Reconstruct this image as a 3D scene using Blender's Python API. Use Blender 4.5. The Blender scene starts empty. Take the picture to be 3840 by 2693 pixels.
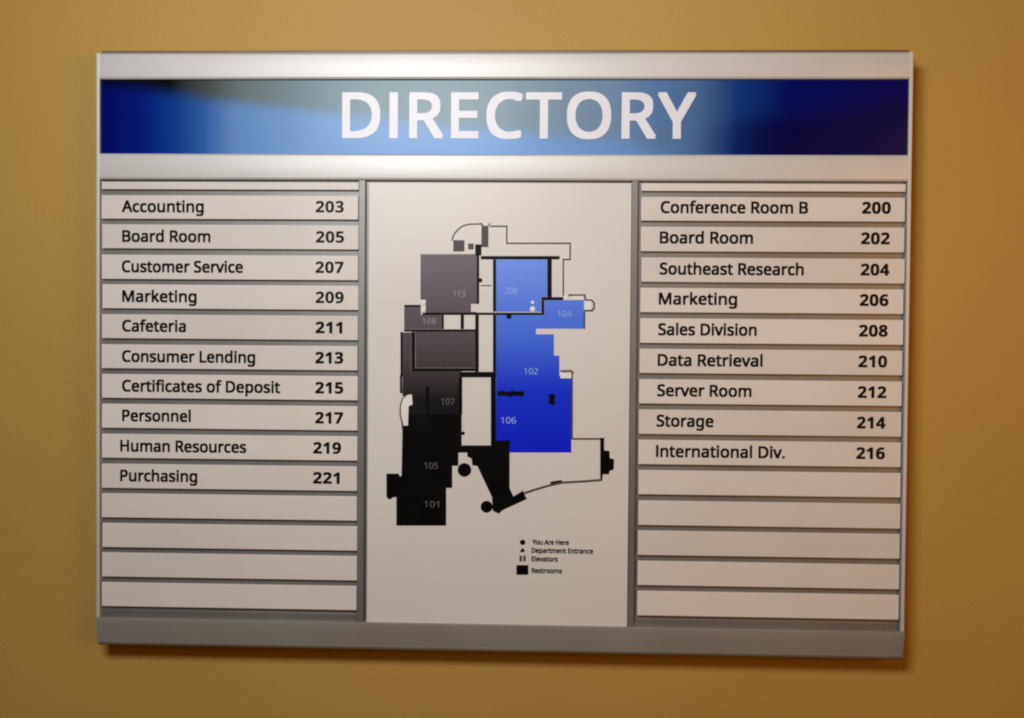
import bpy, bmesh, math, random
from mathutils import Vector, Matrix
random.seed(4)
S = bpy.context.scene
COL = S.collection

# ------------------------------------------------------------------ camera
D = 0.045                                   # depth of the sign off the wall (front face at y = -D)
cam_d = bpy.data.cameras.new('camera')
cam_d.sensor_width = 36.0
cam_d.lens = 36.0
cam_d.clip_start = 0.05
cam_d.clip_end = 60.0
cam = bpy.data.objects.new('camera', cam_d)
COL.objects.link(cam)
cR = [[0.999388, 0.034018, 0.008137], [0.008851, -0.020897, -0.999742], [-0.03384, 0.999203, -0.021185]]   # rows: right, down, forward
cam.matrix_world = Matrix(((cR[0][0], -cR[1][0], -cR[2][0], 0.0613),
                           (cR[0][1], -cR[1][1], -cR[2][1], -1.2595 - D),
                           (cR[0][2], -cR[1][2], -cR[2][2], 0.0196),
                           (0, 0, 0, 1)))
S.camera = cam

# ------------------------------------------------------------------ light
world = bpy.data.worlds.new('World')
S.world = world
world.use_nodes = True
bg = world.node_tree.nodes['Background']
bg.inputs['Color'].default_value = (1.0, 0.40, 0.13, 1)
bg.inputs['Strength'].default_value = 0.02

def area_lamp(name, loc, target, sx, sy, power, color):
    l = bpy.data.lights.new(name, 'AREA')
    l.shape = 'RECTANGLE'
    l.size, l.size_y = sx, sy
    l.energy = power
    l.color = color
    o = bpy.data.objects.new(name, l)
    COL.objects.link(o)
    o.location = loc
    o.rotation_euler = (Vector(target) - Vector(loc)).to_track_quat('-Z', 'Y').to_euler()
    return o

area_lamp('key_light', (-0.25, -1.27, 0.58), (0.06, 0, 0.08), 0.46, 0.26, 18.4, (0.98, 1.0, 1.0))  # white key light in front of the sign, above and to the left
area_lamp('warm_lamp', (1.40, -1.70, 0.16), (0.35, 0, -0.1), 0.8, 0.8, 14.5, (1.0, 0.44, 0.07))

vs = S.view_settings
S.display_settings.display_device = 'sRGB'
vs.view_transform = 'Standard'
vs.look = 'None'
vs.exposure = 0.0
vs.gamma = 1.0
vs.use_curve_mapping = False
S.cycles.filter_width = 2.1
S.cycles.use_denoising = True

# ------------------------------------------------------------------ materials
def new_mat(name):
    m = bpy.data.materials.new(name)
    m.use_nodes = True
    nt = m.node_tree
    return m, nt, nt.nodes['Principled BSDF']

def tex_chain(nt, scale, detail, obj_scale=None):
    tc = nt.nodes.new('ShaderNodeTexCoord')
    mp = nt.nodes.new('ShaderNodeMapping')
    if obj_scale:
        mp.inputs['Scale'].default_value = obj_scale
    nt.links.new(tc.outputs['Object'], mp.inputs['Vector'])
    nz = nt.nodes.new('ShaderNodeTexNoise')
    nz.inputs['Scale'].default_value = scale
    nz.inputs['Detail'].default_value = detail
    nt.links.new(mp.outputs['Vector'], nz.inputs['Vector'])
    return tc, nz

def mottled(name, c0, c1, rough, scale=6.0, bump=0.0, bump_scale=200.0, metallic=0.0, spec=0.5, stretch=None, coat=0.0, coat_rough=0.2, rough_var=0.05, vary=0.0):
    m, nt, b = new_mat(name)
    tc, nz = tex_chain(nt, scale, 5.0)
    rmp = nt.nodes.new('ShaderNodeValToRGB')
    rmp.color_ramp.elements[0].position = 0.3
    rmp.color_ramp.elements[1].position = 0.7
    rmp.color_ramp.elements[0].color = (*c0, 1)
    rmp.color_ramp.elements[1].color = (*c1, 1)
    nt.links.new(nz.outputs['Fac'], rmp.inputs['Fac'])
    if vary > 0:
        # every insert came from another batch: a slightly different tone per part
        oi = nt.nodes.new('ShaderNodeObjectInfo')
        vr = nt.nodes.new('ShaderNodeMapRange')
        vr.inputs['To Min'].default_value = 1.0 - vary
        vr.inputs['To Max'].default_value = 1.0 + vary * 0.6
        nt.links.new(oi.outputs['Random'], vr.inputs['Value'])
        hs = nt.nodes.new('ShaderNodeHueSaturation')
        nt.links.new(vr.outputs['Result'], hs.inputs['Value'])
        nt.links.new(rmp.outputs['Color'], hs.inputs['Color'])
        nt.links.new(hs.outputs['Color'], b.inputs['Base Color'])
    else:
        nt.links.new(rmp.outputs['Color'], b.inputs['Base Color'])
    mr = nt.nodes.new('ShaderNodeMapRange')
    mr.inputs['To Min'].default_value = rough - rough_var
    mr.inputs['To Max'].default_value = rough + rough_var
    nt.links.new(nz.outputs['Fac'], mr.inputs['Value'])
    nt.links.new(mr.outputs['Result'], b.inputs['Roughness'])
    b.inputs['Metallic'].default_value = metallic
    b.inputs['Specular IOR Level'].default_value = spec
    b.inputs['Coat Weight'].default_value = coat
    b.inputs['Coat Roughness'].default_value = coat_rough
    if bump > 0:
        _, nb = tex_chain(nt, bump_scale, 3.0, stretch)
        bp = nt.nodes.new('ShaderNodeBump')
        bp.inputs['Strength'].default_value = bump
        bp.inputs['Distance'].default_value = 0.001
        nt.links.new(nb.outputs['Fac'], bp.inputs['Height'])
        nt.links.new(bp.outputs['Normal'], b.inputs['Normal'])
    return m

M_WALL = mottled('ochre_wall_paint', (0.352, 0.216, 0.046), (0.382, 0.234, 0.052), 0.55, 3.0, 0.5, 210.0, spec=0.25)
M_RAIL = mottled('satin_silver', (0.43, 0.425, 0.42), (0.465, 0.46, 0.455), 0.44, 9.0, 0.10, 240.0, metallic=0.15, spec=0.4, stretch=(0.04, 1, 1))
M_FOOT = mottled('grey_anodised_aluminium', (0.265, 0.252, 0.232), (0.295, 0.282, 0.262), 0.50, 9.0, 0.10, 240.0, metallic=0.35, stretch=(0.04, 1, 1))
M_BASE = mottled('anodised_aluminium', (0.145, 0.14, 0.135), (0.175, 0.17, 0.165), 0.47, 9.0, 0.08, 240.0, metallic=0.5, stretch=(0.04, 1, 1))
M_STRIP = mottled('strip_silver_paint', (0.52, 0.494, 0.470), (0.555, 0.527, 0.502), 0.42, 10.0, 0.06, 420.0, spec=0.3, vary=0.05)
M_PANEL = mottled('map_panel_sheet', (0.515, 0.502, 0.482), (0.54, 0.527, 0.505), 0.40, 6.0, 0.05, 420.0, spec=0.36)
M_DARK = mottled('dark_frame_and_edge_shade', (0.10, 0.075, 0.055), (0.13, 0.10, 0.075), 0.5, 12.0, metallic=0.3)
M_INK = mottled('black_vinyl', (0.0012, 0.0011, 0.0012), (0.0025, 0.0022, 0.0022), 0.40, 40.0, spec=0.07)
M_LINE = mottled('thin_plan_ink', (0.045, 0.040, 0.042), (0.065, 0.058, 0.058), 0.38, 40.0, spec=0.15)
M_WHITE = mottled('white_vinyl', (0.58, 0.595, 0.67), (0.61, 0.625, 0.70), 0.40, 30.0, spec=0.3)
M_PALE = mottled('pale_print', (0.60, 0.59, 0.58), (0.64, 0.63, 0.62), 0.38, 40.0)
M_FADE = mottled('faded_grey_print', (0.085, 0.075, 0.08), (0.13, 0.118, 0.125), 0.38, 40.0, spec=0.2)
M_LIGHT = mottled('light_grey_print', (0.24, 0.215, 0.23), (0.30, 0.275, 0.29), 0.38, 40.0, spec=0.2)
M_SKY = mottled('light_blue_print', (0.22, 0.34, 0.70), (0.27, 0.40, 0.76), 0.36, 40.0)

def ramp_print(name, stops, z0, z1, rough=0.34):
    """printed artwork: an ink tint that runs from one colour to another down the sheet"""
    m, nt, b = new_mat(name)
    tc, nz = tex_chain(nt, 60.0, 3.0)
    sp = nt.nodes.new('ShaderNodeSeparateXYZ')
    nt.links.new(tc.outputs['Object'], sp.inputs['Vector'])
    mr = nt.nodes.new('ShaderNodeMapRange')
    mr.inputs['From Min'].default_value = z0
    mr.inputs['From Max'].default_value = z1
    nt.links.new(sp.outputs['Z'], mr.inputs['Value'])
    rmp = nt.nodes.new('ShaderNodeValToRGB')
    e = rmp.color_ramp.elements
    e[0].position, e[0].color = stops[0][0], (*stops[0][1], 1)
    e[1].position, e[1].color = stops[-1][0], (*stops[-1][1], 1)
    for p, c in stops[1:-1]:
        n = e.new(p)
        n.color = (*c, 1)
    nt.links.new(mr.outputs['Result'], rmp.inputs['Fac'])
    nt.links.new(rmp.outputs['Color'], b.inputs['Base Color'])
    b.inputs['Roughness'].default_value = rough
    b.inputs['Specular IOR Level'].default_value = 0.25
    return m

ZB = -0.369                                  # base of the sign: origin of the Empty and of every part
M_GREY = ramp_print('grey_to_black_print', [(0.0, (0.0015, 0.001, 0.0015)), (0.25, (0.002, 0.0015, 0.002)), (0.45, (0.05, 0.036, 0.04)), (0.62, (0.07, 0.053, 0.065)), (1.0, (0.105, 0.086, 0.112))], -0.12 - ZB, 0.125 - ZB)
M_BLUE = ramp_print('light_to_deep_blue_print', [(0.0, (0.0002, 0.006, 0.52)), (0.35, (0.002, 0.022, 0.56)), (0.65, (0.045, 0.13, 0.66)), (1.0, (0.115, 0.235, 0.74))], -0.13 - ZB, 0.115 - ZB)

def header_mat():
    """navy sheet with a printed dark swoosh along its upper side and a paler blue middle, partly sheen painted into the colour"""
    m, nt, b = new_mat('navy_header_print_and_sheen')
    L = nt.links.new
    def node(t, **k):
        n = nt.nodes.new(t)
        for a, v in k.items():
            setattr(n, a, v)
        return n
    def math_(op, a, c=None, clamp=False):
        n = node('ShaderNodeMath', operation=op, use_clamp=clamp)
        for i, v in enumerate((a, c)):
            if v is None:
                continue
            if hasattr(v, 'links'):
                L(v, n.inputs[i])
            else:
                n.inputs[i].default_value = v
        return n.outputs[0]
    tc, nz = tex_chain(nt, 12.0, 2.0)
    sp = node('ShaderNodeSeparateXYZ')
    L(tc.outputs['Object'], sp.inputs['Vector'])
    x, z = sp.outputs['X'], sp.outputs['Z']
    # base blue along the length: print, with some sheen painted into its middle
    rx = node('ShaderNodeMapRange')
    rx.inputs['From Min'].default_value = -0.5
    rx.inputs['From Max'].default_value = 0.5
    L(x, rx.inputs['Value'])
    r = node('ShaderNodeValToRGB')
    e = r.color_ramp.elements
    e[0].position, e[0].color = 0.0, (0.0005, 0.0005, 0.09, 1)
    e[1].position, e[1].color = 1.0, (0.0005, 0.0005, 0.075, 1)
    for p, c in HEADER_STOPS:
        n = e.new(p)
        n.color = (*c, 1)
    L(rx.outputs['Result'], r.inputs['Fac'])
    # swoosh border: height above which the sheet is printed black
    zz = math_('SUBTRACT', z, 0.322 - ZB)
    xl = math_('ADD', x, 0.5)
    drop = math_('MULTIPLY', math_('POWER', xl, 0.85), 0.108)
    drop = math_('ADD', drop, -0.0102)
    hgt = math_('ADD', zz, drop)
    wob = math_('MULTIPLY', math_('SUBTRACT', nz.outputs['Fac'], 0.5), 0.012)
    hgt = math_('ADD', hgt, wob)
    sw = node('ShaderNodeMapRange', interpolation_type='SMOOTHSTEP')
    sw.inputs['From Min'].default_value = -0.013
    sw.inputs['From Max'].default_value = 0.013
    L(hgt, sw.inputs['Value'])
    fade = node('ShaderNodeMapRange', interpolation_type='SMOOTHSTEP')
    fade.inputs['From Min'].default_value = 0.26
    fade.inputs['From Max'].default_value = 0.12
    L(x, fade.inputs['Value'])
    fac = math_('MULTIPLY', sw.outputs['Result'], fade.outputs['Result'])
    mx = node('ShaderNodeMix', data_type='RGBA')
    L(fac, mx.inputs['Factor'])
    L(r.outputs['Color'], mx.inputs['A'])
    r2 = node('ShaderNodeValToRGB')
    e = r2.color_ramp.elements
    e[0].position, e[0].color = 0.0, (0.001, 0.001, 0.001, 1)
    e[1].position, e[1].color = 1.0, (0.001, 0.001, 0.01, 1)
    for p, c in SWOOSH_STOPS:
        n = e.new(p)
        n.color = (*c, 1)
    L(rx.outputs['Result'], r2.inputs['Fac'])
    L(r2.outputs['Color'], mx.inputs['B'])
    # a second, darker wedge is printed under the right half
    low = math_('SUBTRACT', math_('ADD', math_('MULTIPLY', x, 0.12), 0.250 - ZB), z)
    lw = node('ShaderNodeMapRange', interpolation_type='SMOOTHSTEP')
    lw.inputs['From Min'].default_value = -0.018
    lw.inputs['From Max'].default_value = 0.018
    L(low, lw.inputs['Value'])
    rt = node('ShaderNodeMapRange', interpolation_type='SMOOTHSTEP')
    rt.inputs['From Min'].default_value = 0.22
    rt.inputs['From Max'].default_value = 0.36
    L(x, rt.inputs['Value'])
    dk = node('ShaderNodeMix', data_type='RGBA')
    L(math_('MULTIPLY', lw.outputs['Result'], rt.outputs['Result']), dk.inputs['Factor'])
    L(mx.outputs['Result'], dk.inputs['A'])
    dk.inputs['B'].default_value = (0.0003, 0.0006, 0.046, 1)
    L(dk.outputs['Result'], b.inputs['Base Color'])
    b.inputs['Roughness'].default_value = 0.26
    b.inputs['Specular IOR Level'].default_value = 0.09
    return m
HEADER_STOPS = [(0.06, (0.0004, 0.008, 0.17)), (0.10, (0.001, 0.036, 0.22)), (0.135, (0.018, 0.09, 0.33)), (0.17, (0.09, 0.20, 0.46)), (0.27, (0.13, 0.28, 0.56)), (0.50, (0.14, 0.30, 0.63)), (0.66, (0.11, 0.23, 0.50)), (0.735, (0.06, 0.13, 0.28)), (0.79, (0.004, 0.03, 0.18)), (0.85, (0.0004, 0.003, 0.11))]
SWOOSH_STOPS = [(0.09, (0.0006, 0.0006, 0.001)), (0.145, (0.055, 0.068, 0.072)), (0.19, (0.11, 0.15, 0.16)), (0.28, (0.13, 0.21, 0.26)), (0.5, (0.16, 0.25, 0.31)), (0.64, (0.13, 0.21, 0.33)), (0.72, (0.04, 0.09, 0.20))]  # swoosh print, its pale middle partly painted sheen
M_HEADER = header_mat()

# ------------------------------------------------------------------ mesh helpers
ROOT = Vector((0.0, 0.0, ZB))

def link(name, me, mat, parent=None, label=None, smooth=False):
    me.materials.append(mat)
    if smooth:
        for p in me.polygons:
            p.use_smooth = True
    o = bpy.data.objects.new(name, me)
    COL.objects.link(o)
    if parent is not None:
        o.parent = parent
    if label:
        o['label'] = label
    return o

def from_bm(bm, name):
    bmesh.ops.recalc_face_normals(bm, faces=bm.faces)
    bmesh.ops.translate(bm, verts=bm.verts, vec=-ROOT)
    me = bpy.data.meshes.new(name)
    bm.to_mesh(me)
    bm.free()
    return me

def box_bm(x0, x1, y0, y1, z0, z1, bevel=0.0, seg=2):
    bm = bmesh.new()
    bmesh.ops.create_cube(bm, size=1.0)
    for v in bm.verts:
        v.co = Vector((x0 if v.co.x < 0 else x1, y0 if v.co.y < 0 else y1, z0 if v.co.z < 0 else z1))
    if bevel > 0:
        bmesh.ops.bevel(bm, geom=list(bm.edges), offset=bevel, segments=seg, profile=0.6, affect='EDGES')
    return bm

def box(name, mat, parent, x0, x1, y0, y1, z0, z1, bevel=0.0, label=None):
    return link(name, from_bm(box_bm(x0, x1, y0, y1, z0, z1, bevel), name), mat, parent, label)

def extrusion(name, mat, parent, profile, x0, x1, label=None):
    """profile: closed list of (y, z), run along x"""
    bm = bmesh.new()
    a = [bm.verts.new((x0, y, z)) for y, z in profile]
    b = [bm.verts.new((x1, y, z)) for y, z in profile]
    n = len(profile)
    for i in range(n):
        bm.faces.new((a[i], a[(i + 1) % n], b[(i + 1) % n], b[i]))
    bm.faces.new(a)
    bm.faces.new(list(reversed(b)))
    return link(name, from_bm(bm, name), mat, parent, label)

def sheet_mesh(name, contours, y_front, thick):
    """filled flat artwork with holes, standing in the x-z plane; a film of real thickness"""
    cu = bpy.data.curves.new(name, 'CURVE')
    cu.dimensions = '2D'
    cu.fill_mode = 'BOTH'
    cu.extrude = thick / 2
    for c in contours:
        sp = cu.splines.new('POLY')
        sp.points.add(len(c) - 1)
        for p, (x, z) in zip(sp.points, c):
            p.co = (x, z, 0, 1)
        sp.use_cyclic_u = True
    ob = bpy.data.objects.new(name, cu)
    me = bpy.data.meshes.new_from_object(ob)
    bpy.data.objects.remove(ob)
    bpy.data.curves.remove(cu)
    for v in me.vertices:
        x, z, h = v.co
        v.co = (x - ROOT.x, y_front + thick / 2 - h - ROOT.y, z - ROOT.z)
    me.name = name
    return me

# ------------------------------------------------------------------ lettering (outlines of a humanist sans serif, cap height 1)
REGULAR = {
    '0': (801, [[399,-14,335,-9,278,8,228,35,185,73,149,123,120,181,98,249,82,324,72,409,69,501,70,564,74,624,80,679,90,731,102,779,116,822,134,862,155,897,180,928,207,954,238,976,273,993,311,1006,353,1013,399,1015,463,1010,520,994,570,967,613,929,650,880,680,822,703,755,719,679,729,595,732,501,731,439,727,380,720,325,711,273,699,225,684,181,666,141,644,106,620,74,592,48,561,25,527,8,488,-4,445,-12],[399,91,441,95,479,107,511,128,538,156,560,193,577,237,590,291,600,352,606,423,608,501,606,579,600,649,590,710,577,763,560,808,538,845,511,874,479,894,441,906,399,910,356,906,319,894,287,874,260,845,239,808,222,763,209,710,199,649,194,579,192,501,194,423,199,353,209,292,222,238,239,193,260,156,287,128,319,107,356,95]]),
    '1': (801, [[377,0,377,699,378,796,382,871,342,833,296,793,189,707,125,790,395,1000,497,1000,497,0]]),
    '2': (801, [[67,0,67,102,329,367,457,501,488,540,514,579,535,617,550,656,559,697,562,741,556,792,540,833,513,866,477,890,434,904,385,909,339,906,296,898,257,884,220,865,182,841,144,814,78,896,120,927,165,955,214,980,245,992,278,1002,312,1009,348,1013,385,1014,439,1011,488,1003,532,989,572,969,606,943,636,913,658,878,675,839,684,796,688,748,684,697,673,648,655,602,631,556,601,511,566,466,431,324,223,118,223,112,728,112,728,0]]),
    '3': (801, [[338,-14,286,-13,238,-9,192,-2,148,8,105,22,63,41,63,155,106,136,151,120,199,107,247,97,293,92,339,90,390,92,435,98,473,109,506,123,533,142,566,182,586,230,592,287,584,344,560,389,519,422,487,437,451,449,409,457,363,462,312,464,216,464,216,569,314,569,361,571,403,577,440,587,473,602,501,620,536,659,557,704,564,758,559,803,543,840,515,870,479,893,434,906,382,910,331,908,285,900,244,887,130,826,69,910,107,937,151,961,201,983,234,994,268,1003,304,1009,341,1013,381,1014,440,1011,494,1003,540,989,580,969,614,944,642,914,663,882,678,846,687,808,690,766,688,727,682,692,670,660,655,631,634,606,610,584,583,565,553,549,520,536,483,527,483,521,529,514,570,502,606,487,636,468,662,445,684,419,700,390,712,358,719,323,721,284,717,229,703,177,681,130,649,88,607,52,555,24,519,10,480,0,436,-8,389,-12]]),
    '4': (801, [[508,0,508,227,29,227,29,332,500,1006,627,1006,627,338,773,338,773,227,627,227,627,0],[150,338,508,338,508,653,511,777,515,874,510,874,482,817,450,765]]),
    '5': (801, [[347,-14,297,-12,249,-8,202,0,160,11,121,24,88,41,88,157,124,138,165,122,211,109,258,99,304,93,349,91,391,93,430,99,466,110,498,125,527,144,552,167,571,195,584,228,593,265,595,307,589,367,568,417,535,457,508,476,476,491,438,501,394,508,345,510,255,503,174,489,112,528,150,1000,651,1000,651,888,255,888,231,598,296,608,385,613,444,610,498,601,547,586,591,564,630,536,663,503,689,465,707,421,718,373,721,319,717,260,705,206,686,157,658,113,623,75,580,43,531,18,476,0,415,-10]]),
    '6': (801, [[417,-14,380,-12,344,-6,310,3,277,16,245,34,216,55,189,80,164,109,142,142,123,179,106,221,93,266,84,316,79,369,77,427,78,470,80,513,84,555,89,597,96,639,105,680,116,720,130,758,146,794,165,828,186,861,211,891,239,918,270,942,304,964,342,982,384,996,430,1006,481,1012,535,1014,600,1011,658,1001,658,896,602,909,538,913,477,910,423,899,377,881,337,857,303,827,275,793,253,754,235,711,221,664,211,614,204,562,200,508,209,508,233,539,263,567,298,592,340,611,389,622,445,626,495,623,542,613,584,598,622,575,655,547,684,513,707,473,723,428,732,378,735,322,732,262,722,207,704,158,680,114,649,76,612,43,571,18,524,0,473,-10],[416,90,471,96,519,115,559,146,578,172,594,202,605,237,611,277,613,322,608,381,592,432,565,473,528,505,479,523,420,529,378,526,340,517,305,502,275,482,250,459,229,433,214,404,205,376,202,346,204,306,212,266,225,226,244,189,268,156,297,128,331,107,371,94]]),
    '7': (801, [[190,0,601,888,62,888,62,1000,732,1000,732,905,326,0]]),
    '8': (801, [[403,-14,342,-11,286,-3,237,11,193,31,155,57,124,87,100,122,83,162,72,206,69,255,72,299,81,338,97,374,119,406,144,435,174,461,206,484,240,504,276,522,230,552,188,586,152,624,124,667,107,718,101,776,105,825,118,868,140,905,169,938,205,965,246,986,293,1002,344,1011,399,1014,450,1012,497,1004,540,992,579,975,615,952,645,926,669,894,685,859,696,819,699,775,696,736,687,701,673,669,654,641,631,614,604,590,508,529,620,463,652,437,679,408,701,377,718,342,728,303,731,259,728,211,717,167,699,127,674,91,642,60,604,33,561,12,514,-2,461,-11],[405,577,451,599,492,624,527,651,555,684,572,723,577,770,572,813,555,849,528,877,492,898,448,910,398,915,349,910,307,898,271,877,243,849,227,813,221,770,224,738,232,709,246,683,264,661,286,641,312,624],[401,84,463,89,515,106,557,132,587,168,605,210,611,258,604,304,585,344,553,379,529,398,501,416,471,433,437,449,401,464,378,472,343,456,311,439,283,421,258,402,237,382,211,345,194,302,189,254,195,208,212,167,241,132,282,106,335,89]]),
    '9': (801, [[269,-14,204,-11,143,0,143,105,181,95,222,89,266,87,328,90,382,101,428,119,467,143,501,172,529,207,552,245,570,288,584,335,594,385,600,437,604,490,595,490,572,460,542,433,506,408,464,389,414,378,357,374,308,377,262,387,220,402,183,425,149,453,121,487,99,527,83,571,73,621,70,676,72,717,76,756,84,792,96,826,110,857,140,904,177,942,221,973,251,988,282,999,316,1008,352,1012,389,1014,427,1012,463,1006,497,997,530,983,562,966,591,944,618,919,642,890,664,857,683,820,700,779,712,734,721,684,726,631,728,573,728,530,725,487,721,445,716,403,709,361,701,320,689,280,676,242,659,206,641,172,619,139,594,109,566,82,535,58,501,36,463,18,420,4,374,-6,323,-12],[384,471,427,474,465,483,500,498,530,518,556,541,576,567,592,596,601,624,604,654,601,694,593,734,580,773,561,810,538,843,508,871,474,893,434,906,389,910,335,904,288,885,247,853,227,828,212,797,201,762,194,723,192,678,197,618,213,567,239,526,276,495,324,477]]),
    'A': (895, [[0,0,391,1004,504,1004,894,0,763,0,643,310,246,310,127,0],[289,422,605,422,493,724,479,765,460,826,445,874,423,789,402,724]]),
    'B': (910, [[136,0,136,1000,422,1000,493,998,557,991,614,980,663,965,705,945,740,919,767,887,786,849,797,804,801,752,796,697,779,648,752,606,715,572,667,547,611,531,611,524,651,515,689,503,725,487,756,467,783,442,805,412,822,376,831,333,835,284,831,232,820,185,801,143,775,106,742,74,702,48,656,27,605,12,549,3,487,0],[262,574,447,574,495,576,537,581,572,589,601,601,623,616,650,648,666,688,671,738,664,788,645,827,613,856,587,869,555,879,518,886,475,891,427,892,262,892],[262,106,464,106,514,109,557,115,594,125,624,140,648,158,677,196,695,242,700,294,694,343,676,385,646,421,621,438,590,452,551,461,506,467,454,469,262,469]]),
    'C': (885, [[545,-14,486,-11,431,-4,380,9,333,26,290,49,251,76,216,108,186,144,159,184,137,228,118,276,104,328,94,382,87,440,85,501,88,560,94,617,105,670,121,721,141,768,165,812,193,853,226,889,263,921,304,949,349,972,398,991,450,1004,506,1011,566,1014,628,1012,686,1005,741,993,793,976,842,955,791,849,688,887,649,896,608,901,564,903,503,899,447,886,396,865,351,834,311,796,278,749,252,696,233,637,222,572,218,500,222,429,232,363,249,304,274,252,305,205,343,166,387,136,439,114,498,101,563,97,688,108,803,136,803,27,687,-4]]),
    'D': (1022, [[136,0,136,1000,444,1000,503,998,558,991,611,980,660,964,706,944,748,919,786,891,821,858,851,821,877,779,898,734,915,684,927,630,935,572,937,510,931,413,915,327,887,251,849,184,799,128,739,82,671,46,594,21,509,5,415,0],[262,108,398,108,544,124,658,171,739,251,788,362,804,506,800,581,788,649,768,707,741,757,705,799,662,833,613,859,557,877,495,888,426,892,262,892]]),
    'E': (779, [[136,0,136,1000,695,1000,695,889,262,889,262,577,669,577,669,468,262,468,262,111,695,111,695,0]]),
    'H': (1038, [[136,0,136,1000,262,1000,262,577,775,577,775,1000,901,1000,901,0,775,0,775,466,262,466,262,0]]),
    'I': (360, [[112,0,248,0,248,1000,112,1000]]),
    'L': (734, [[136,0,136,1000,262,1000,262,112,699,112,699,0]]),
    'M': (1270, [[136,0,136,1000,322,1000,630,181,636,181,950,1000,1134,1000,1134,0,1010,0,1010,615,1013,759,1020,875,1014,875,681,0,577,0,248,877,242,877,249,760,252,606,252,0]]),
    'O': (1094, [[548,-14,488,-11,432,-4,380,9,332,27,289,50,250,78,215,110,185,146,158,187,136,231,118,279,104,330,94,385,87,442,85,503,87,563,94,620,104,674,118,724,136,772,158,816,185,856,215,891,250,923,289,951,333,974,380,992,432,1005,488,1013,549,1015,607,1013,661,1005,712,992,758,975,801,952,840,924,875,892,906,857,933,817,956,772,975,725,989,674,1000,619,1006,562,1008,501,1006,441,1000,383,989,329,975,278,956,230,933,186,906,146,875,110,840,78,801,50,758,27,711,9,661,-4,606,-11],[548,95,612,100,670,113,719,134,762,165,797,204,825,250,847,304,863,363,872,429,875,501,872,574,863,640,847,699,825,751,797,798,762,836,720,866,670,888,613,900,549,905,485,900,428,888,378,866,335,836,299,798,270,751,247,699,231,640,222,574,218,501,222,429,231,363,247,304,270,250,298,204,334,165,377,134,426,113,483,100]]),
    'P': (847, [[136,0,136,1000,401,1000,475,997,540,988,598,972,646,951,686,923,719,890,744,851,762,808,772,759,776,706,772,652,759,600,739,551,722,523,701,498,676,474,647,453,614,434,577,418,534,405,487,397,434,391,377,389,262,389,262,0],[262,497,363,497,417,499,465,505,508,514,545,527,576,543,601,564,620,591,634,622,643,659,646,700,639,759,618,807,584,845,557,862,523,875,484,885,440,890,389,892,262,892]]),
    'R': (871, [[136,0,136,1000,412,1000,482,997,545,989,600,975,648,955,687,929,719,898,744,861,762,818,772,770,776,716,773,665,763,621,746,583,725,550,700,521,672,498,641,478,609,462,576,448,850,0,703,0,461,413,262,413,262,0],[262,520,412,520,458,522,499,527,534,537,565,551,590,568,621,605,639,653,646,710,639,769,620,816,587,849,561,864,529,876,493,884,451,889,405,891,262,891]]),
    'S': (769, [[346,-14,291,-13,239,-8,190,-1,146,8,106,20,71,34,71,154,197,113,247,103,299,97,352,95,394,97,432,102,466,111,495,123,520,139,552,171,571,210,577,256,575,287,568,315,556,339,539,361,515,382,484,401,342,462,293,482,250,503,211,525,178,550,149,576,126,604,107,637,94,674,87,715,84,759,89,810,102,855,125,896,155,931,193,960,237,983,267,994,299,1003,332,1009,367,1013,403,1014,457,1012,507,1007,555,999,599,987,641,974,679,958,640,850,527,888,486,897,444,902,401,903,343,899,296,886,259,863,233,834,217,799,211,758,214,726,221,698,232,674,249,652,272,632,301,613,430,556,486,534,535,511,579,487,616,460,647,431,672,398,689,360,700,317,703,268,699,217,688,170,668,129,641,92,606,60,565,34,518,13,466,-2,409,-11]]),
    'T': (779, [[326,0,326,889,14,889,14,1000,763,1000,763,889,452,889,452,0]]),
    'Y': (793, [[333,0,333,382,0,1000,137,1000,396,508,657,1000,793,1000,459,388,459,0]]),
    'a': (786, [[301,-14,262,-12,225,-5,191,5,160,21,132,40,107,64,89,93,75,127,67,165,64,209,68,251,79,290,96,325,121,355,153,382,192,404,238,422,293,435,355,444,424,448,552,452,552,497,547,553,534,597,511,627,480,648,442,660,396,664,358,662,320,656,284,646,185,606,147,699,182,716,221,731,263,744,309,755,355,761,403,763,455,761,502,754,542,742,577,725,606,703,630,676,649,643,662,605,670,561,672,511,672,0,583,0,559,106,553,106,520,69,486,39,450,15,410,-1,360,-11],[329,85,389,91,442,109,487,138,510,161,528,189,540,221,548,258,550,300,550,367,440,363,387,359,342,353,303,344,271,332,246,318,216,288,198,251,192,207,196,169,209,138,230,115,258,99,291,89]]),
    'c': (672, [[420,-14,381,-12,344,-8,309,1,275,12,243,27,213,45,186,66,162,91,140,120,121,153,105,189,93,229,84,272,79,320,77,371,79,425,84,474,94,519,107,560,123,597,143,630,165,659,191,684,218,706,249,724,281,739,315,750,351,758,389,763,429,765,539,753,626,724,588,622,510,646,426,657,346,645,284,611,240,555,213,475,204,373,207,321,213,274,224,232,239,196,258,165,282,139,310,118,342,104,378,95,419,92,458,94,494,98,527,105,613,136,613,27,530,-4]]),
    'd': (861, [[385,-14,331,-10,282,2,237,21,197,48,161,83,131,126,107,177,90,235,80,300,77,374,80,447,91,513,108,572,131,623,162,666,198,702,238,729,283,749,333,761,387,765,441,761,488,750,529,732,563,709,593,683,619,654,627,654,623,708,619,765,619,1064,742,1064,742,0,643,0,625,101,619,101,594,71,564,44,529,20,488,1,440,-10],[405,88,450,91,489,99,522,112,550,130,572,153,590,182,603,216,613,255,619,300,620,350,620,373,619,426,613,474,604,517,591,555,574,588,553,615,525,635,491,650,450,659,403,662,366,659,332,650,302,634,276,612,254,583,236,550,222,511,212,469,206,422,204,371,206,320,212,273,222,231,236,195,254,162,276,136,302,115,332,100,366,91]]),
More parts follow.
